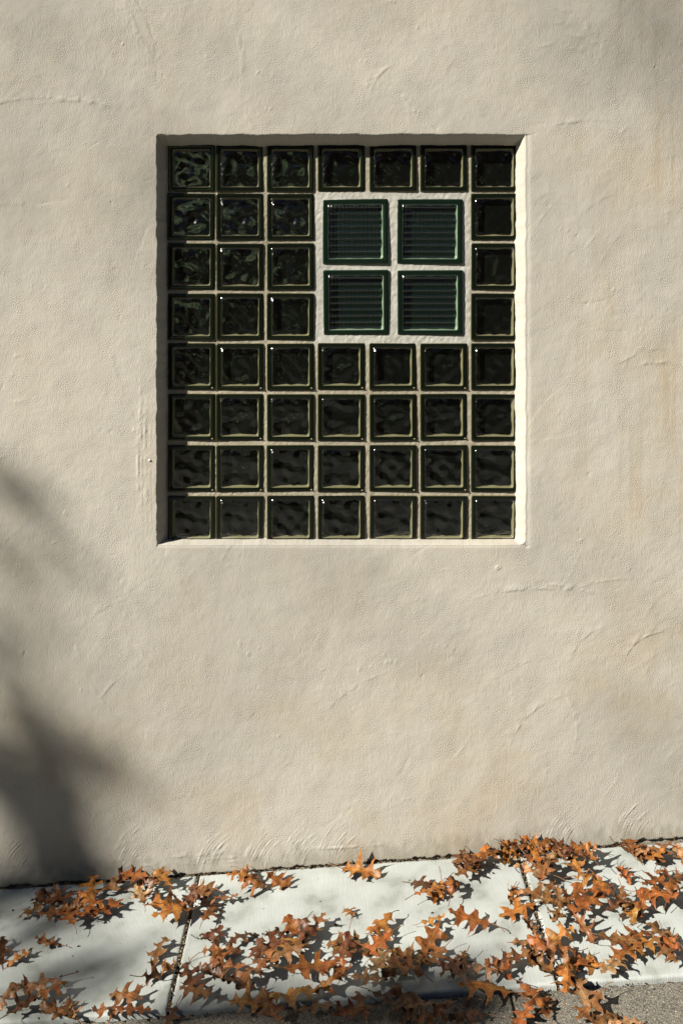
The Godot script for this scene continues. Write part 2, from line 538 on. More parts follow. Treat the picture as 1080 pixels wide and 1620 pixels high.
func block_shapes(half: float, kind: String, seed_: int) -> Dictionary:
	var b := 0.0150 if kind == "wave" else 0.0165
	return {
		"edge": loft([ring(half, 0.004, -0.010), ring(half, 0.004, -0.0012), ring(half - 0.0014, 0.005, 0.0010)]),
		"rim": loft([ring(half - 0.0014, 0.005, 0.0010), ring(half - 0.0034, 0.006, 0.0027), ring(half - 0.006, 0.006, 0.0031), ring(half - b + 0.002, 0.006, 0.0027), ring(half - b, 0.006, 0.0014)]),
		"cavity": loft([ring(half - b, 0.006, 0.0014), ring(half - b - 0.001, 0.006, -0.002), ring(half - b - 0.0020, 0.008, -0.008), uneven(ring(half - b - 0.0038, 0.009, -0.0165), seed_)]),
		"rear": pane_mesh(half - b - 0.004, "rear" if kind == "wave" else "upright", seed_ + 7, 26 if kind == "wave" else 84, 26 if kind == "wave" else 170),
		"pane": pane_mesh(half - b + 0.001, kind, seed_, 58 if kind == "wave" else 110, 58 if kind == "wave" else 30),
	}

func build_window() -> void:
	var root := base("glass_block_window", Vector3(0, 0, MORTAR_Z))
	tag(root, "square window of dark wavy glass blocks with four larger ribbed green blocks", "window")
	var xl := [266.5, 343, 423, 503, 585, 665, 745.5]
	var yt := [231, 308, 387, 466, 545, 625, 706, 786]
	var wpx := 72.5
	var hpx := 70.5
	var k := PX * (DIST - MORTAR_Z) / DIST
	var rects := []
	var half := 0.0760
	for r in 8:
		for c in 7:
			if r in [1, 2, 3] and c in [3, 4, 5]: continue
			rects.append([(xl[c] + wpx / 2 - 533.0) * k, EYE - (yt[r] + hpx / 2 - 480.0) * k, half, "wave", r, c])
	for q in [[562.0, 366.0], [679.5, 366.0], [562.5, 479.0], [680.0, 479.0]]:
		rects.append([(q[0] - 533.0) * k, EYE - (q[1] - 480.0) * k, 0.1050, "ribs", 0, 0])
	# mortar: one rough sheet with a hole behind every block
	var nz := noise(60.0, 71, 3)
	var gx := lines(-0.556, 0.582, 0.0034, [])
	var gy := lines(1.004, 2.292, 0.0034, [])
	var v := PackedVector3Array()
	var uv := PackedVector2Array()
	var col := PackedColorArray()
	var skip := PackedByteArray()
	skip.resize(gx.size() * gy.size())
	for y in gy:
		for x in gx:
			v.append(Vector3(x, y, nz.get_noise_2d(x, y) * 0.0014 - 0.0018))
			uv.append(Vector2(x, y) / 0.25)
			var w := smoothstep(0.03, 0.0, maxf(absf(x - 0.175) - 0.24, absf(y - 1.885) - 0.235))
			var d := 1.0 + 0.2 * nz.get_noise_2d(x * 0.4 + 5.0, y * 0.4)
			var c := Color(0.285, 0.26, 0.205).lerp(Color(0.36, 0.355, 0.325), w)
			col.append(Color(c.r * d, c.g * d, c.b * d))
	for q in rects:
		var h: float = q[2] - 0.0045
		for j in range(gy.bsearch(q[1] - h), gy.bsearch(q[1] + h) - 1):
			for i in range(gx.bsearch(q[0] - h), gx.bsearch(q[0] + h) - 1):
				skip[j * gx.size() + i] = 1
	put(sheet(gx.size(), gy.size(), v, uv, col, skip), "mortar", M.mortar, root)
	var small := [block_shapes(half, "wave", 81), block_shapes(half, "wave", 82), block_shapes(half, "wave", 83), block_shapes(half, "wave", 84), block_shapes(half, "wave", 86)]
	var big := block_shapes(0.1050, "ribs", 91)
	rng.seed = 17
	for q in rects:
		var b: MeshInstance3D
		if q[3] == "wave":
			b = make_block(half, "wave", root, small[2 if q[4] == 1 and q[5] < 3 else [0, 1, 3, 4][rng.randi() % 4]])
			if q[4] > 3 and q[5] < 6: b.set_meta("nub", true)
		else:
			b = make_block(0.1050, "ribs", root, big)
			tag(b, "larger green glass block with fine ribs in wide pale mortar")
		b.position = Vector3(q[0] + rng.randf_range(-0.0008, 0.0008), q[1] + rng.randf_range(-0.0008, 0.0008), rng.randf_range(-0.0006, 0.0006))
		b.rotation = Vector3(rng.randf_range(-0.026, 0.026), rng.randf_range(-0.026, 0.026), rng.randf_range(-0.006, 0.006))
	# a small moulded nub on the lower right corner of most blocks
	var bead := SphereMesh.new()
	bead.radius = 0.0036
	bead.height = 0.0046
	bead.radial_segments = 10
	bead.rings = 5
	var olive := mat(lin(0.17, 0.16, 0.10), 0.3)
	for b in root.get_children():
		if b.name.begins_with("glass_block") and b.has_meta("nub"):
			b.remove_meta("nub")
			var o := put(bead, "nub", olive, b)
			o.position = Vector3(half - 0.0075, -half + 0.0075, 0.0032)

# ---------------------------------------------------------------- pavement
func slab(x0: float, x1: float, z0: float, z1: float, drop: float, lean: float, step: float, round_: float, uvs: float, seed_: int) -> ArrayMesh:
	var xs := PackedFloat32Array([x0])
	var e := PackedFloat32Array([0.0006, 0.002, 0.0045, 0.008, 0.014])
	for k in e: xs.append(x0 + k)
	var n := int((x1 - x0 - 0.028) / step)
	for k in range(1, n): xs.append(x0 + 0.014 + (x1 - x0 - 0.028) * k / n)
	for k in 5: xs.append(x1 - e[4 - k])
	xs.append(x1)
	var zs := PackedFloat32Array([z1])
	for k in e: zs.append(z1 - k)
	n = int((z1 - z0 - 0.028) / step)
	for k in range(1, n): zs.append(z1 - 0.014 - (z1 - z0 - 0.028) * k / n)
	for k in 5: zs.append(z0 + e[4 - k])
	zs.append(z0)
	var nz := noise(5.0, seed_, 4)
	var chip := noise(40.0, seed_ + 1, 3)
	var v := PackedVector3Array()
	var uv := PackedVector2Array()
	var cs := cos(lean)
	var sn := sin(lean)
	for j in range(-1, zs.size() + 1):
		for i in range(-1, xs.size() + 1):
			var x := xs[clampi(i, 0, xs.size() - 1)]
			var z := zs[clampi(j, 0, zs.size() - 1)]
			var d := minf(minf(x - x0, x1 - x), minf(z - z0, z1 - z))
			var r := round_ * (1.0 + 0.5 * chip.get_noise_2d(x, z))
			var y := SLOPE * x - FALL * z - drop + nz.get_noise_2d(x, z) * 0.0012
			if d < r: y -= r - sqrt(maxf(0.0, r * r - (r - d) * (r - d)))
			if i < 0 or j < 0 or i == xs.size() or j == zs.size(): y -= 0.03
			v.append(Vector3(x, y, z))
			uv.append(Vector2(x * cs - z * sn, x * sn + z * cs) / uvs)
	return sheet(xs.size() + 2, zs.size() + 2, v, uv)

func build_pavement() -> void:
	var root := base("pavement")
	tag(root, "", "", "", "structure")
	var x := -0.436 - 1.006 * 7
	for k in 15:
		var near := absf(x + 0.5) < 2.2
		var lean: float = {6: 0.42, 7: 0.05, 8: -0.12}.get(k, 0.1 * k)
		var r := 0.004 if near else 0.003
		put(slab(x + r, x + 1.006 - r, 0.004, SLAB_W, 0.0, lean, 0.012 if near else 0.2, 0.0075, 0.45, 100 + k), "paving_slab", M.concrete, root)
		x += 1.006
	x = on_ground(811, 1578).x - 1.52 * 5
	for k in 10:
		var near := absf(x + 0.76) < 2.4
		put(slab(x + 0.003, x + 1.517, SLAB_W + 0.003, 2.2, 0.014, 0.3 * k, 0.02 if near else 0.3, 0.005, 0.62, 200 + k), "aggregate_panel", M.aggregate, root)
		x += 1.52
	var st := SurfaceTool.new()
	st.begin(Mesh.PRIMITIVE_TRIANGLES)
	put(tilted(-9, 9, -0.05, 2.2, 0.020), "joint_bed", M.dirt, root)
	var kerb := PackedVector3Array()
	var kx := [-9.0, 9.0]
	for p in [[2.36, -0.26], [2.36, -0.045], [2.345, -0.022], [2.32, -0.014], [2.206, -0.014], [2.206, -0.06]]:
		for q in kx: kerb.append(Vector3(q, SLOPE * q - FALL * p[0] + p[1], p[0]))
	var ks := sheet(2, 6, kerb)
	put(ks, "kerb", M.concrete, root)
	var road := put(tilted(-60, 60, 2.36, 9.5, 0.14), "road", M.asphalt)
	tag(road, "", "", "", "structure")
	var ground := put(tilted(-160, 160, -160, 160, 0.18), "ground", M.ground)
	tag(ground, "", "", "", "structure")

func tilted(x0: float, x1: float, z0: float, z1: float, down: float) -> ArrayMesh:
	var v := PackedVector3Array()
	var uv := PackedVector2Array()
	for z in [z1, z0]:
		for x in [x0, x1]:
			v.append(Vector3(x, SLOPE * x - FALL * z - down, z))
			uv.append(Vector2(x, z))
	return sheet(2, 2, v, uv)

# crumbs of dirt and leaf along the joints and the foot of the wall: nobody could count them
func build_grit() -> void:
	rng.seed = 77
	var st := SurfaceTool.new()
	st.begin(Mesh.PRIMITIVE_TRIANGLES)
	var p := [Vector3(1, 0, 0), Vector3(-0.4, 0, 0.9), Vector3(-0.6, 0, -0.8), Vector3(0.1, 0.8, 0.1), Vector3(0, -0.5, 0)]
	for f in [[0, 3, 1], [1, 3, 2], [2, 3, 0], [0, 1, 4], [1, 2, 4], [2, 0, 4]]:
		for k in [0, 2, 1]: st.add_vertex(p[f[k]])
	st.generate_normals()
	var mm := MultiMesh.new()
	mm.transform_format = MultiMesh.TRANSFORM_3D
	mm.use_colors = true
	mm.mesh = st.commit()
	var spots := []
	for k in 1500:
		spots.append([Vector3(rng.randf_range(-1.3, 1.3), 0, absf(rng.randfn(0.002, 0.005))), rng.randf_range(0.0008, 0.0028)])
	for jx in [-0.436, 0.57]:
		for k in 420:
			spots.append([Vector3(jx + rng.randfn(0, 0.0035), -0.010 * rng.randf(), rng.randf_range(0.0, 0.57)), rng.randf_range(0.001, 0.004)])
	for k in 320:
		spots.append([Vector3(rng.randf_range(-1.1, 1.1), 0, rng.randf_range(0.02, 0.56)), rng.randf_range(0.0005, 0.0014)])
	for k in 500:
		spots.append([Vector3(rng.randf_range(-0.9, 1.0), 0, SLAB_W + absf(rng.randfn(0.0, 0.012))), rng.randf_range(0.001, 0.003)])
	for k in 70:
		spots.append([Vector3(rng.randf_range(-1.0, 1.0), 0, rng.randf_range(0.05, 0.9)), rng.randf_range(0.002, 0.005)])
	mm.instance_count = spots.size()
	for k in spots.size():
		var q: Vector3 = spots[k][0]
		var s: float = spots[k][1]
		q.y += ground_y(q.x, q.z) + s * 0.3
		mm.set_instance_transform(k, Transform3D(Basis.from_euler(Vector3(rng.randf() * 0.6, rng.randf() * TAU, 0)).scaled(Vector3(s * rng.randf_range(0.7, 1.8), s, s)), q))
		var c: Color = [Color(0.06, 0.045, 0.03), Color(0.16, 0.09, 0.04), Color(0.25, 0.2, 0.14), Color(0.03, 0.025, 0.02)][rng.randi() % 4]
		mm.set_instance_color(k, c)
	var o := MultiMeshInstance3D.new()
	o.multimesh = mm
	o.material_override = M.grit
	o.name = "grit"
	add_child(o, true)
	tag(o, "dark crumbs of dirt and broken leaf along the joints and wall foot", "grit", "", "stuff")

# ---------------------------------------------------------------- leaves
# one side of an oak leaf, from the stalk up; "s" marks a deep bay before the point
func leaf_outline(seed_: int) -> PackedVector2Array:
	var r := RandomNumberGenerator.new()
	r.seed = seed_
	var sides := []
	for side in [1.0, -1.0]:
		var fat := r.randf_range(0.85, 1.15)
		var pts := [[0.012, 0.0, 0], [0.12, 0.115, 1], [0.205, 0.145, 2], [0.115, 0.185, 2], [0.20, 0.345, 1], [0.30, 0.36, 2], [0.405, 0.455, 2], [0.31, 0.455, 2], [0.205, 0.47, 2], [0.175, 0.655, 1], [0.27, 0.70, 2], [0.325, 0.80, 2], [0.23, 0.765, 2], [0.14, 0.775, 2], [0.075, 0.875, 1], [0.115, 0.925, 2], [0.045, 0.945, 2], [0.0, 1.0, 2]]
		var out := PackedVector2Array()
		var prev := Vector2(0.012, 0)
		out.append(prev)
		for k in range(1, pts.size()):
			var q := Vector2(pts[k][0] * fat, pts[k][1])
			if k < pts.size() - 1: q += Vector2(r.randf_range(-0.03, 0.03), r.randf_range(-0.018, 0.018))
			q.x = maxf(q.x, 0.0)
			if k == pts.size() - 1: q = Vector2(0, 1)
			if pts[k][2] == 1:
				var bay := r.randf_range(0.02, 0.05)
				var n := 6
				for t in range(1, n + 1):
					out.append(prev.bezier_interpolate(Vector2(bay, prev.y + 0.015), Vector2(bay, q.y - 0.02), q, t / float(n)))
			else:
				var mid := (prev + q) / 2
				var c := mid.lerp(Vector2(mid.x * 0.72, mid.y - 0.01), 0.8)
				for t in range(1, 4):
					var f := t / 3.0
					out.append(prev.lerp(c, f).lerp(c.lerp(q, f), f))
			prev = q
		sides.append(out)
	var all := PackedVector2Array()
	for p in sides[0]: all.append(p)
	var left: PackedVector2Array = sides[1]
	for k in range(left.size() - 2, 0, -1): all.append(Vector2(-left[k].x, left[k].y))
	return all

func leaf_mesh(seed_: int, curl: float) -> Array:
	var outline := leaf_outline(seed_)
	var r := RandomNumberGenerator.new()
	r.seed = seed_ * 31 + 7
	var pts := PackedVector2Array()
	for p in outline: pts.append(p)
	for k in range(1, 14): pts.append(Vector2(r.randf_range(-0.002, 0.002), k / 14.5))
	for j in 15:
		for i in range(-8, 9):
			if i == 0: continue
			var q := Vector2(i * 0.05 + r.randf_range(-0.012, 0.012), 0.03 + j * 0.064 + r.randf_range(-0.012, 0.012))
			if not Geometry2D.is_point_in_polygon(q, outline): continue
			var close := false
			for p in outline:
				if p.distance_to(q) < 0.02:
					close = true
					break
			if not close: pts.append(q)
	var tri := Geometry2D.triangulate_delaunay(pts)
	var idx := PackedInt32Array()
	for k in range(0, tri.size(), 3):
		var a := pts[tri[k]]
		var b := pts[tri[k + 1]]
		var c := pts[tri[k + 2]]
		if absf((b - a).cross(c - a)) < 1e-6: continue
		if not Geometry2D.is_point_in_polygon((a + b + c) / 3, outline): continue
		if (b - a).cross(c - a) > 0: idx.append_array([tri[k], tri[k + 2], tri[k + 1]])
		else: idx.append_array([tri[k], tri[k + 1], tri[k + 2]])
	# bend: roll about the midrib, arch along it, twist, ripple
	var roll := r.randf_range(0.4, 1.5) * curl * (1.0 if r.randf() < 0.75 else -0.7)
	var arch := r.randf_range(-0.9, 1.5) * curl
	var twist := r.randf_range(-0.9, 0.9) * curl
	var wav := noise(3.2, seed_, 2)
	var skew := r.randf_range(-0.5, 0.5)
	var bend := func(p: Vector2) -> Vector3:
		var k := roll * (1.0 + skew * (1.0 if p.x > 0 else -1.0)) / 0.4 * (0.6 + 0.8 * p.y)
		if absf(k) < 0.02: k = 0.02
		var x := sin(k * p.x) / k
		var h := (1.0 - cos(k * p.x)) / k
		h += wav.get_noise_2d(p.x, p.y) * 0.12 * curl - 0.012 * exp(-pow(p.x / 0.02, 2.0))
		h += 0.05 * curl * sin(p.y * 19.0 + seed_) * absf(p.x) * 2.0
		var y := p.y - 0.45
		var ta := twist * y
		var xr := x * cos(ta) - h * sin(ta)
		var hr := x * sin(ta) + h * cos(ta)
		var ka := arch if absf(arch) > 0.02 else 0.02
		var yy := sin(ka * y) / ka
		var hh := (1.0 - cos(ka * y)) / ka
		return Vector3(xr, hh + hr * cos(ka * y), -(yy - hr * sin(ka * y)))
	var v := PackedVector3Array()
	var uv := PackedVector2Array()
	for p in pts:
		v.append(bend.call(p))
		uv.append(Vector2(p.x + 0.5, 1.0 - p.y))
	var blade := arrays_mesh(v, smooth_normals(v, idx), idx, uv)
	# the stalk carries on from the foot of the midrib
	var foot: Vector3 = bend.call(Vector2(0, 0.02))
	var dir: Vector3 = (foot - (bend.call(Vector2(0, 0.10)) as Vector3)).normalized()
	var path := PackedVector3Array()
	var rad := PackedFloat32Array()
	var turn := r.randf_range(-1.4, 1.4)
	var lift := r.randf_range(-0.5, 1.2)
	var at := foot
	for k in 7:
		path.append(at)
		rad.append(0.009 if k < 6 else 0.012)
		at += dir * 0.055
		dir = dir.rotated(Vector3.UP, turn * 0.13).rotated(Vector3.RIGHT, -lift * 0.08).normalized()
	return [blade, tube(path, rad, 5), v]

func leaf_texture(seed_: int) -> ImageTexture:
	var w := 144
	var im := Image.create(w, w, false, Image.FORMAT_RGB8)
	var n := noise(0.035, seed_, 4)
	var f := noise(0.16, seed_ + 1, 3)
	var vein := [[0.06, 0.25, 0.17], [0.30, 0.40, 0.47], [0.56, 0.33, 0.78], [0.75, 0.12, 0.9], [0.2, 0.2, 0.26], [0.45, 0.33, 0.56]]
	for y in w:
		for x in w:
			var p := Vector2(x / float(w) - 0.5, 1.0 - y / float(w))
			var q := Vector2(absf(p.x), p.y)
			var d := q.x * 0.8
			for s in vein:
				var a := Vector2(0, s[0])
				var b := Vector2(s[1], s[2])
				d = minf(d, q.distance_to(Geometry2D.get_closest_point_to_segment(q, a, b)) * 1.5)
			var t := 0.80 + 0.22 * n.get_noise_2d(x, y) + 0.12 * f.get_noise_2d(x, y)
			var red := 0.10 * n.get_noise_2d(x + 200, y)
			t += 0.20 * exp(-pow(d / 0.008, 2.0)) - 0.10 * exp(-pow((d - 0.02) / 0.012, 2.0))
			im.set_pixel(x, y, Color(clampf(t + red * 0.3, 0, 1), clampf(t - red, 0, 1), clampf(t - red * 1.2, 0, 1)))
	return ImageTexture.create_from_image(im)

const TONE := {
	"o": ["bright orange", [0.43, 0.165, 0.030]],
	"r": ["rusty red orange", [0.33, 0.105, 0.022]],
	"d": ["dark brown", [0.15, 0.052, 0.018]],
	"b": ["mid brown", [0.27, 0.112, 0.034]],
	"t": ["pale tan", [0.48, 0.25, 0.11]],
	"g": ["golden yellow", [0.46, 0.20, 0.042]],
}
const NTH := ["first", "second", "third", "fourth", "fifth", "sixth", "seventh", "eighth", "ninth", "tenth", "eleventh", "twelfth", "thirteenth", "fourteenth"]

# where the leaves lie: [u, v, length in cm, tone]
func leaf_places() -> Array:
	return [
		["in the shaded group on the left slab", [[64, 1428, 12, "d"], [92, 1422, 14, "b"], [58, 1446, 12, "b"], [84, 1452, 12, "b"], [104, 1436, 12, "d"], [120, 1454, 12, "r"], [106, 1458, 10, "o"], [142, 1442, 13, "o"], [166, 1450, 14, "r"], [140, 1458, 10, "r"], [108, 1470, 10, "r"], [78, 1496, 11, "b"]]],
		["in the row below the wall on the left slab", [[146, 1416, 13, "o"], [178, 1412, 12, "b"], [196, 1404, 12, "d"], [214, 1408, 12, "r"], [240, 1396, 12, "d"], [256, 1410, 12, "o"], [232, 1430, 12, "b"], [222, 1436, 11, "t"]]],
		["over the top of the left joint", [[264, 1442, 14, "o"], [284, 1450, 11, "r"], [276, 1461, 12, "o"], [326, 1414, 11, "b"], [308, 1424, 11, "d"], [322, 1434, 11, "b"], [356, 1430, 10, "b"], [332, 1456, 12, "r"], [304, 1448, 10, "d"]]],
		["alone on the middle slab", [[388, 1396, 10, "t"], [398, 1406, 13, "r"], [382, 1402, 10, "o"], [440, 1398, 13, "r"], [566, 1381, 14, "o"], [551, 1447, 8, "o"], [746, 1468, 14, "r"], [683, 1466, 9, "g"]]],
		["on the left slab near its front", [[4, 1512, 11, "d"], [30, 1522, 10, "g"], [250, 1514, 13, "b"], [250, 1547, 12, "b"], [16, 1590, 14, "t"], [64, 1572, 13, "t"], [72, 1588, 12, "o"], [38, 1604, 12, "d"], [112, 1600, 11, "t"], [96, 1612, 12, "b"], [196, 1584, 14, "b"], [176, 1608, 12, "b"], [208, 1608, 12, "r"]]],
		["in the heap at the slab edge", [[332, 1490, 13, "d"], [384, 1492, 13, "d"], [346, 1514, 14, "b"], [348, 1532, 12, "r"], [356, 1546, 13, "b"], [304, 1560, 13, "d"], [330, 1560, 12, "d"], [312, 1586, 13, "b"], [380, 1568, 12, "d"], [400, 1556, 12, "b"], [390, 1594, 13, "g"],
			[466, 1482, 14, "r"], [440, 1488, 12, "d"], [496, 1478, 12, "b"], [480, 1496, 12, "d"], [430, 1508, 12, "d"], [470, 1512, 12, "g"], [410, 1520, 12, "d"], [452, 1530, 12, "b"], [420, 1544, 13, "b"], [484, 1542, 15, "r"], [464, 1592, 16, "g"], [518, 1574, 14, "o"], [538, 1560, 12, "r"], [500, 1608, 12, "b"]]],
		["along the front of the middle slab", [[602, 1478, 14, "o"], [598, 1503, 12, "r"], [556, 1506, 14, "b"], [526, 1548, 12, "r"], [546, 1512, 10, "d"], [678, 1500, 15, "r"], [650, 1524, 12, "b"], [626, 1540, 13, "d"], [600, 1546, 12, "t"], [640, 1552, 14, "b"], [690, 1522, 11, "b"], [580, 1570, 12, "t"], [732, 1522, 11, "o"], [716, 1538, 12, "d"], [758, 1546, 13, "t"], [770, 1572, 15, "o"], [724, 1556, 11, "d"]]],
		["on the shaded gravelly strip in front", [[640, 1594, 13, "b"], [662, 1602, 13, "b"], [614, 1596, 12, "d"], [692, 1612, 13, "r"], [572, 1602, 12, "b"], [552, 1614, 11, "r"], [740, 1612, 11, "d"], [270, 1612, 12, "d"], [430, 1612, 12, "b"]]],
		["beside the middle of the right joint", [[692, 1414, 14, "o"], [664, 1408, 11, "d"], [676, 1426, 12, "o"], [716, 1418, 12, "r"], [810, 1420, 11, "o"], [820, 1446, 14, "o"], [836, 1468, 9, "b"]]],
		["in the ridge of leaves against the wall", [[728, 1368, 11, "d"], [742, 1372, 12, "r"], [736, 1378, 11, "b"], [760, 1366, 12, "o"], [778, 1364, 12, "r"], [798, 1360, 12, "o"], [802, 1350, 11, "o"], [816, 1358, 11, "r"], [832, 1356, 12, "b"], [846, 1356, 11, "o"], [862, 1362, 12, "r"], [878, 1362, 11, "o"], [892, 1368, 11, "d"], [906, 1362, 12, "r"], [922, 1368, 12, "d"], [928, 1358, 10, "r"], [742, 1392, 12, "b"], [752, 1384, 10, "d"], [904, 1378, 11, "d"], [930, 1374, 10, "o"]]],
		["below the ridge on the right slab", [[846, 1374, 12, "o"], [852, 1388, 13, "b"], [862, 1398, 12, "b"], [872, 1384, 11, "t"], [888, 1380, 10, "d"], [908, 1392, 12, "g"], [846, 1402, 12, "t"], [868, 1420, 12, "b"], [850, 1430, 11, "b"]]],
		["in the middle of the right slab", [[932, 1412, 14, "o"], [950, 1428, 13, "r"], [902, 1434, 15, "r"], [934, 1448, 14, "r"], [884, 1448, 11, "b"], [924, 1482, 13, "b"], [1000, 1460, 15, "g"], [984, 1442, 11, "b"], [1014, 1448, 13, "r"], [1046, 1430, 13, "b"], [1036, 1438, 12, "r"], [1062, 1428, 11, "r"], [972, 1454, 11, "d"], [880, 1466, 11, "b"]]],
		["near the wall on the right slab", [[1004, 1334, 11, "d"], [1000, 1344, 13, "b"], [1010, 1360, 11, "t"], [996, 1352, 11, "r"], [1046, 1362, 13, "b"], [1074, 1362, 12, "t"], [1036, 1370, 9, "o"], [986, 1386, 12, "r"], [1038, 1404, 14, "r"], [1068, 1398, 12, "b"]]],
		["along the front of the right slab", [[832, 1500, 12, "b"], [878, 1500, 14, "g"], [852, 1514, 12, "r"], [930, 1528, 15, "g"], [906, 1534, 12, "r"], [1004, 1494, 15, "r"], [974, 1502, 13, "b"], [992, 1522, 13, "r"], [1022, 1514, 12, "o"], [1050, 1494, 12, "b"], [1056, 1510, 11, "r"], [1054, 1530, 11, "b"], [862, 1540, 14, "b"], [830, 1530, 12, "b"], [800, 1538, 12, "d"], [790, 1552, 12, "r"], [970, 1540, 11, "t"], [886, 1526, 11, "b"]]],
		["on the sunlit gravelly strip", [[844, 1576, 14, "t"], [850, 1592, 12, "r"], [908, 1562, 14, "b"], [920, 1580, 13, "t"], [934, 1598, 14, "b"], [896, 1574, 11, "o"], [826, 1612, 12, "r"], [962, 1612, 12, "b"], [988, 1622, 11, "t"]]],
	]

func build_leaves() -> void:
	rng.seed = 101
	var kinds := []
	for k in 36: kinds.append(leaf_mesh(300 + k, [0.35, 0.6, 0.85, 1.15][k % 4]))
	var tex := [leaf_texture(1), leaf_texture(2), leaf_texture(3)]
	var mats := {}
	var stalk := mat(lin(0.13, 0.06, 0.025), 0.6)
	for t in TONE:
		mats[t] = []
		for k in 3:
			var c: Array = TONE[t][1]
			var s: float = [0.86, 1.0, 1.14][k]
			var m := mat(lin(c[0] * s * 0.72, c[1] * s * 0.72 * [1.08, 1.0, 0.94][k], c[2] * s * 0.72), 0.50, 0.40)
			m.albedo_texture = tex[k]
			bump(m, tex[k], 0.05)
			m.backlight_enabled = true
			m.backlight = Color(0.22, 0.14, 0.07)
			mats[t].append(m)
	var up := Vector3(-SLOPE, 1, FALL).normalized()
	for zone in leaf_places():
		# names by colour and order from the left, within each part of the pavement
		var by := {}
		for q in zone[1]:
			if not by.has(q[3]): by[q[3]] = []
			by[q[3]].append(q)
		for t in by: by[t].sort_custom(func(a, b): return a[0] < b[0])
		for q in zone[1]:
			var mates: Array = by[q[3]]
			var n := mates.find(q)
			var what: String = TONE[q[3]][0]
			var label: String
			if mates.size() == 1: label = "only %s oak leaf %s" % [what, zone[0]]
			elif n == 0: label = "leftmost %s oak leaf %s" % [what, zone[0]]
			elif n == mates.size() - 1: label = "rightmost %s oak leaf %s" % [what, zone[0]]
			else: label = "%s from left, %s oak leaf %s" % [NTH[n], what, zone[0]]
			var kind: Array = kinds[rng.randi() % kinds.size()]
			var o := put(kind[0], "oak_leaf", mats[q[3]][rng.randi() % 3])
			put(kind[1], "stalk", stalk, o)
			tag(o, label, "leaf", "fallen oak leaves " + zone[0])
			var flip := rng.randf() < 0.4
			var size: float = q[2] * 0.0093 * rng.randf_range(0.82, 1.10)
			var b := Basis(up, rng.randf() * TAU) * Basis(Quaternion(Vector3.UP, up))
			b = b * Basis.from_euler(Vector3(rng.randf_range(-0.22, 0.22), 0, rng.randf_range(-0.22, 0.22)))
			if flip: b = b * Basis(Vector3(0, 0, 1), PI)
			b = b.scaled(Vector3.ONE * size)
			var at := on_ground(q[0], q[1])
			if zone[0].contains("ridge"): at.z = maxf(at.z, 0.012)
			o.transform = Transform3D(b, settle(b, kind[2], at))

# lowers a leaf until it rests on the ground or on the leaves under it
func settle(b: Basis, v: PackedVector3Array, at: Vector3) -> Vector3:
	var most := -1e9
	var mean := 0.0
	var bare := -1e9
	var front := 1e9
	for p in v: front = minf(front, at.z + (b * p).z)
	if front < 0.006: at.z += 0.006 - front
	for p in v:
		var q := b * p
		var cell := Vector2i(floori((at.x + q.x) / 0.015), floori((at.z + q.z) / 0.015))
		var g := ground_y(at.x + q.x, at.z + q.z)
		bare = maxf(bare, g - q.y)
		var need: float = g + piled.get(cell, 0.0) - q.y
		most = maxf(most, need)
		mean += need
	mean /= v.size()
	at.y = maxf(bare, lerpf(mean, most, 0.45)) + 0.0005
	for p in v:
		var q := b * p
		var cell := Vector2i(floori((at.x + q.x) / 0.015), floori((at.z + q.z) / 0.015))
		var h := at.y + q.y - ground_y(at.x + q.x, at.z + q.z) + 0.001
		piled[cell] = minf(maxf(piled.get(cell, 0.0), h), 0.06)
	return at

# ---------------------------------------------------------------- across the street and the shade tree
func leaf_cards(list: Array, parent: Node3D, material: Material) -> void:
	var v := PackedVector3Array([Vector3(-0.5, 0, 0), Vector3(0, 0.06, -0.8), Vector3(0.5, 0, 0), Vector3(0, 0.05, 0.8), Vector3(0, -0.03, 0)])
	var idx := PackedInt32Array([0, 1, 4, 1, 2, 4, 2, 3, 4, 3, 0, 4])
	var mm := MultiMesh.new()
	mm.transform_format = MultiMesh.TRANSFORM_3D
	mm.mesh = arrays_mesh(v, smooth_normals(v, idx), idx)
	mm.instance_count = list.size()
	for k in list.size(): mm.set_instance_transform(k, list[k])
	var o := MultiMeshInstance3D.new()
	o.multimesh = mm
	o.material_override = material
	o.name = "crown"
	parent.add_child(o, true)
	tag(o, "", "", "", "stuff")

func clump(list: Array, c: Vector3, r: float, n: int, size: float) -> void:
	for k in n:
		var d := Vector3(rng.randfn(), rng.randfn(), rng.randfn()).normalized() * r * pow(rng.randf(), 0.45)
		var b := Basis.from_euler(Vector3(rng.randf() * TAU, rng.randf() * TAU, rng.randf() * TAU)).scaled(Vector3.ONE * size * rng.randf_range(0.7, 1.3))
		list.append(Transform3D(b, c + d))

func limb(parent: Node3D, called: String, a: Vector3, b: Vector3, r0: float, r1: float, sag: float) -> void:
	var p := PackedVector3Array()
	var r := PackedFloat32Array()
	for k in 9:
		var t := k / 8.0
		p.append(a.lerp(b, t) + Vector3(sin(t * 7.0 + a.x) * 0.04, sag * t * (1 - t) * 4.0, cos(t * 6.0 + b.z) * 0.04) * (1.0 if k > 0 and k < 8 else 0.0))
		r.append(lerpf(r0, r1, t))
	put(tube(p, r, 9), called, M.bark, parent)

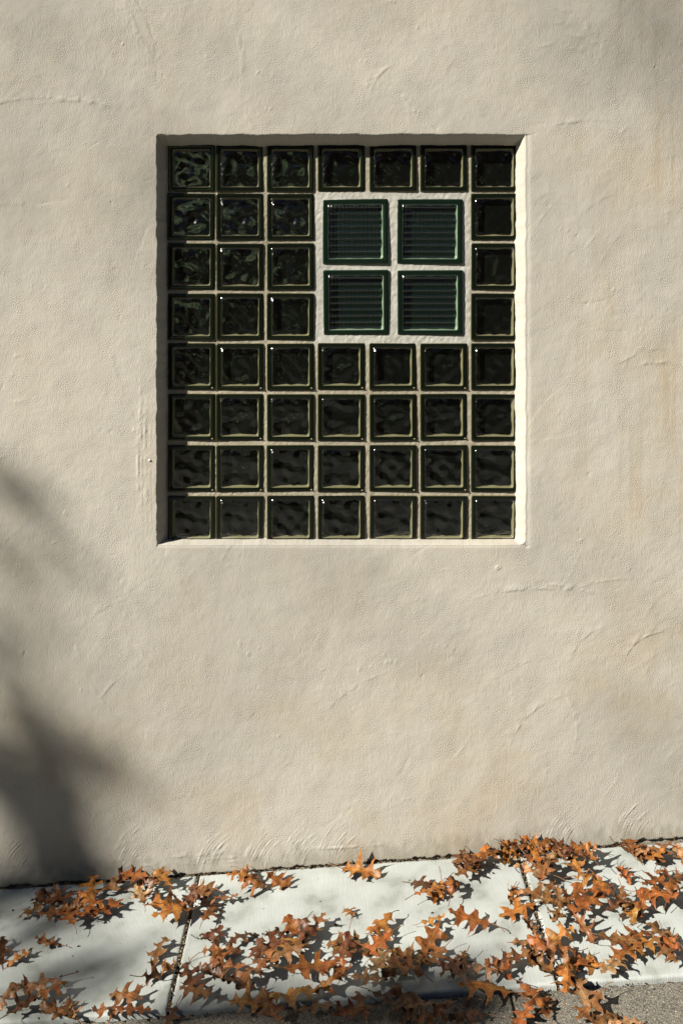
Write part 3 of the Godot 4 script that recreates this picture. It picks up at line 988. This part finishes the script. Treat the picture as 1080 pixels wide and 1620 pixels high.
func build_shade_tree() -> void:
	rng.seed = 9
	var foot := Vector3(-12.6, ground_y(-12.6, 7.3) - 0.1, 7.3)
	var root := base("street_tree", foot)
	tag(root, "street tree left of the picture whose leafy limbs shade the wall's lower left", "tree")
	var list := []
	var hubs := []
	var far := []
	var far_hubs := []
	# [on the wall or ground, u, v, radius in pixels, how dense, metres towards the sun]
	for q in [
			["w", -30, 1190, 42, 0.94, 13.8], ["w", 0, 1222, 42, 0.94, 13.8], ["w", 35, 1255, 42, 0.94, 13.8], ["w", 66, 1292, 42, 0.94, 13.8], ["w", 95, 1330, 42, 0.94, 13.8], ["w", 112, 1360, 40, 0.93, 13.8], ["w", 132, 1388, 38, 0.93, 13.8], 
			["w", 10, 1085, 36, 0.55, 14.4], ["w", 50, 1120, 36, 0.58, 14.4], ["w", 95, 1165, 40, 0.60, 14.4], ["w", 145, 1205, 40, 0.58, 14.4], 
			["w", -10, 1020, 40, 0.45, 14.6], ["w", 12, 755, 30, 0.38, 15.0], ["w", 45, 795, 30, 0.34, 15.0], ["w", 100, 870, 30, 0.28, 15.0], ["w", 138, 905, 28, 0.25, 15.0], ["w", 8, 880, 40, 0.30, 15.4], ["w", 20, 960, 40, 0.22, 15.4],
						["w", 0, 0, 375, 0.11, 30.0], ["w", 1040, -40, 400, 0.11, 30.0],  ["w", 1100, 1150, 300, 0.04, 30.0],
			["w", 62, 1188, 34, 0.45, 13.8], ["w", 102, 1236, 34, 0.48, 13.8], ["w", 146, 1288, 34, 0.45, 13.8], ["w", 160, 1340, 34, 0.5, 13.8],
			["g", 100, 1450, 70, 0.42, 15.0], ["g", 70, 1560, 80, 0.42, 15.0], ["g", 170, 1530, 60, 0.26, 15.0],
			["g", 20, 1415, 50, 0.75, 14.0], ["g", 60, 1470, 44, 0.45, 14.0], ["g", 15, 1500, 50, 0.50, 14.0], 
			["g", 660, 1600, 60, 0.85, 13.2], ["g", 590, 1600, 55, 0.80, 13.2], ["g", 740, 1600, 45, 0.75, 13.2], ["g", 700, 1528, 32, 0.55, 13.4], ["g", 630, 1535, 30, 0.50, 13.4], ["g", 740, 1560, 36, 0.70, 13.2], ["g", 740, 1500, 26, 0.25, 13.4], ["g", 360, 1600, 50, 0.70, 13.2], ["g", 430, 1600, 45, 0.70, 13.2], ["g", 280, 1605, 40, 0.55, 13.2], ["g", 360, 1555, 34, 0.35, 13.4], ["g", 510, 1610, 40, 0.60, 13.2]]:
		var at: Vector3 = (on_wall(q[1], q[2]) if q[0] == "w" else on_ground(q[1], q[2])) + SUN.normalized() * q[5]
		var r: float = q[3] * PX
		var n := int(-log(1.0 - q[4]) * PI * r * r / (0.075 * 0.075 * 0.8 * 0.5))
		clump(list if q[5] < 18.0 else far, at - (foot if q[5] < 18.0 else Vector3.ZERO), r, n, 0.075)
		if q[5] > 18.0:
			far_hubs.append(at)
			continue
		hubs.append([at - foot, q[4]])
	# the rest of the crown, away from the sun's path to the wall
	for k in 26:
		var c := Vector3(rng.randf_range(-5.5, -2.7), rng.randf_range(4.2, 8.2), rng.randf_range(-1.8, 0.4))
		clump(list, c, rng.randf_range(0.4, 0.8), 130, 0.11)
		if k % 3 == 0: hubs.append([c, 0.3])
	leaf_cards(list, root, M.foliage)
	# a taller tree farther towards the sun, whose thin outer twigs dim the top of the wall
	var tall := base("street_tree", Vector3(-25.5, ground_y(-25.5, 12.6) - 0.4, 12.6))
	tag(tall, "tall thin tree farther up the street, left of and behind the shade tree", "tree")
	for k in far.size(): far[k].origin -= tall.position
	leaf_cards(far, tall, M.foliage)
	limb(tall, "trunk", Vector3.ZERO, Vector3(0.3, 15.0, 0.2), 0.28, 0.10, 0.0)
	for h in far_hubs: limb(tall, "branch", Vector3(0.3, 14.5, 0.2), h - tall.position, 0.03, 0.006, 0.3)
	var fork := Vector3(0.1, 3.4, 0)
	limb(root, "trunk", Vector3.ZERO, fork, 0.20, 0.14, 0.05)
	for h in hubs:
		var joint: Vector3 = fork.lerp(h[0], 0.35) + Vector3(0, 0.25, 0)
		limb(root, "branch", fork - Vector3(0, 0.15, 0) if h[1] > 0.7 else joint, h[0], 0.02 if h[1] > 0.7 else 0.008, 0.004, 0.15)

func build_street() -> void:
	rng.seed = 55
	# the far side of the street: a low building in its own shade and two trees lit from behind
	var z := 15.0
	var gy := ground_y(2, z) - 0.4
	var root := base("brick_building", Vector3(3, gy, z))
	tag(root, "low brown building across the street, reflected in the glass blocks", "building")
	put(boxes([[Vector3(-10, -1.5, 0), Vector3(16, 9.5, 8)]]), "wall", M.brick, root)
	put(boxes([[Vector3(-10.2, 9.503, -0.3), Vector3(16.2, 9.85, 8.2)]]), "roof", M.roof, root)
	for k in 7:
		var x := -8.6 + 3.4 * k
		var w := put(boxes([[Vector3(x, 2.2, -0.04), Vector3(x + 1.3, 3.9, -0.003)]]), "window", M.dark_glass, root)
		put(boxes([[Vector3(x - 0.08, 2.08, -0.10), Vector3(x + 1.38, 2.19, -0.003)]]), "sill", M.trim, w)
		put(boxes([[Vector3(x - 0.08, 3.91, -0.08), Vector3(x + 1.38, 4.02, -0.003)]]), "lintel", M.trim, w)
	for t in [[-2.2, 11.4, 4.1, 1.15, "young green tree across the street with its crown lit from behind"]]:
		var at := Vector3(t[0], ground_y(t[0], t[1]) - 0.1, t[1])
		var tree := base("street_tree", at)
		tag(tree, t[4], "tree", "")
		limb(tree, "trunk", Vector3.ZERO, Vector3(0, t[2], 0), 0.12, 0.05, 0.0)
		var list := []
		for k in 16:
			var c := Vector3(rng.randfn(0, 0.5), t[2] + rng.randf_range(-0.6, 1.0), rng.randfn(0, 0.5)) * Vector3(t[3], 1, t[3])
			clump(list, c, 0.5, 150, 0.10)
			limb(tree, "branch", Vector3(0, t[2] * 0.7, 0), c, 0.03, 0.006, 0.1)
		leaf_cards(list, tree, M.bright_foliage)

func _ready() -> void:
	# camera: level, square to the wall, the lens shifted down
	var cam := Camera3D.new()
	cam.name = "camera"
	cam.projection = Camera3D.PROJECTION_FRUSTUM
	cam.near = 0.05
	cam.far = 600.0
	var f := DIST / PX
	cam.size = 1620.0 / f * cam.near
	cam.frustum_offset = Vector2(7.0 / f, -330.0 / f) * cam.near
	cam.position = Vector3(0, EYE, DIST)
	add_child(cam)
	cam.current = true
	# sky
	var sky := ProceduralSkyMaterial.new()
	sky.sky_top_color = Color(0.30, 0.40, 0.56)
	sky.sky_horizon_color = Color(0.55, 0.63, 0.70)
	sky.sky_curve = 0.12
	sky.ground_bottom_color = Color(0.16, 0.15, 0.12)
	sky.ground_horizon_color = Color(0.40, 0.42, 0.42)
	sky.sun_angle_max = 12.0
	var env := Environment.new()
	env.background_mode = Environment.BG_SKY
	env.sky = Sky.new()
	env.sky.sky_material = sky
	env.background_energy_multiplier = 0.20
	env.tonemap_mode = Environment.TONE_MAPPER_LINEAR
	env.tonemap_exposure = 2.48
	env.sdfgi_enabled = true
	env.ssao_enabled = true
	env.ssil_enabled = true
	var we := WorldEnvironment.new()
	we.name = "world"
	we.environment = env
	add_child(we)
	# sun
	var sun := DirectionalLight3D.new()
	sun.name = "sun"
	sun.light_energy = 1.6
	sun.light_color = Color(1.0, 0.972, 0.915)
	sun.light_angular_distance = 0.53
	sun.shadow_enabled = true
	add_child(sun)
	sun.look_at_from_position(SUN * 30.0, Vector3.ZERO)

	make_materials()
	build_wall()
	build_pavement()
	build_window()
	build_street()
	build_shade_tree()
	build_leaves()
	build_grit()
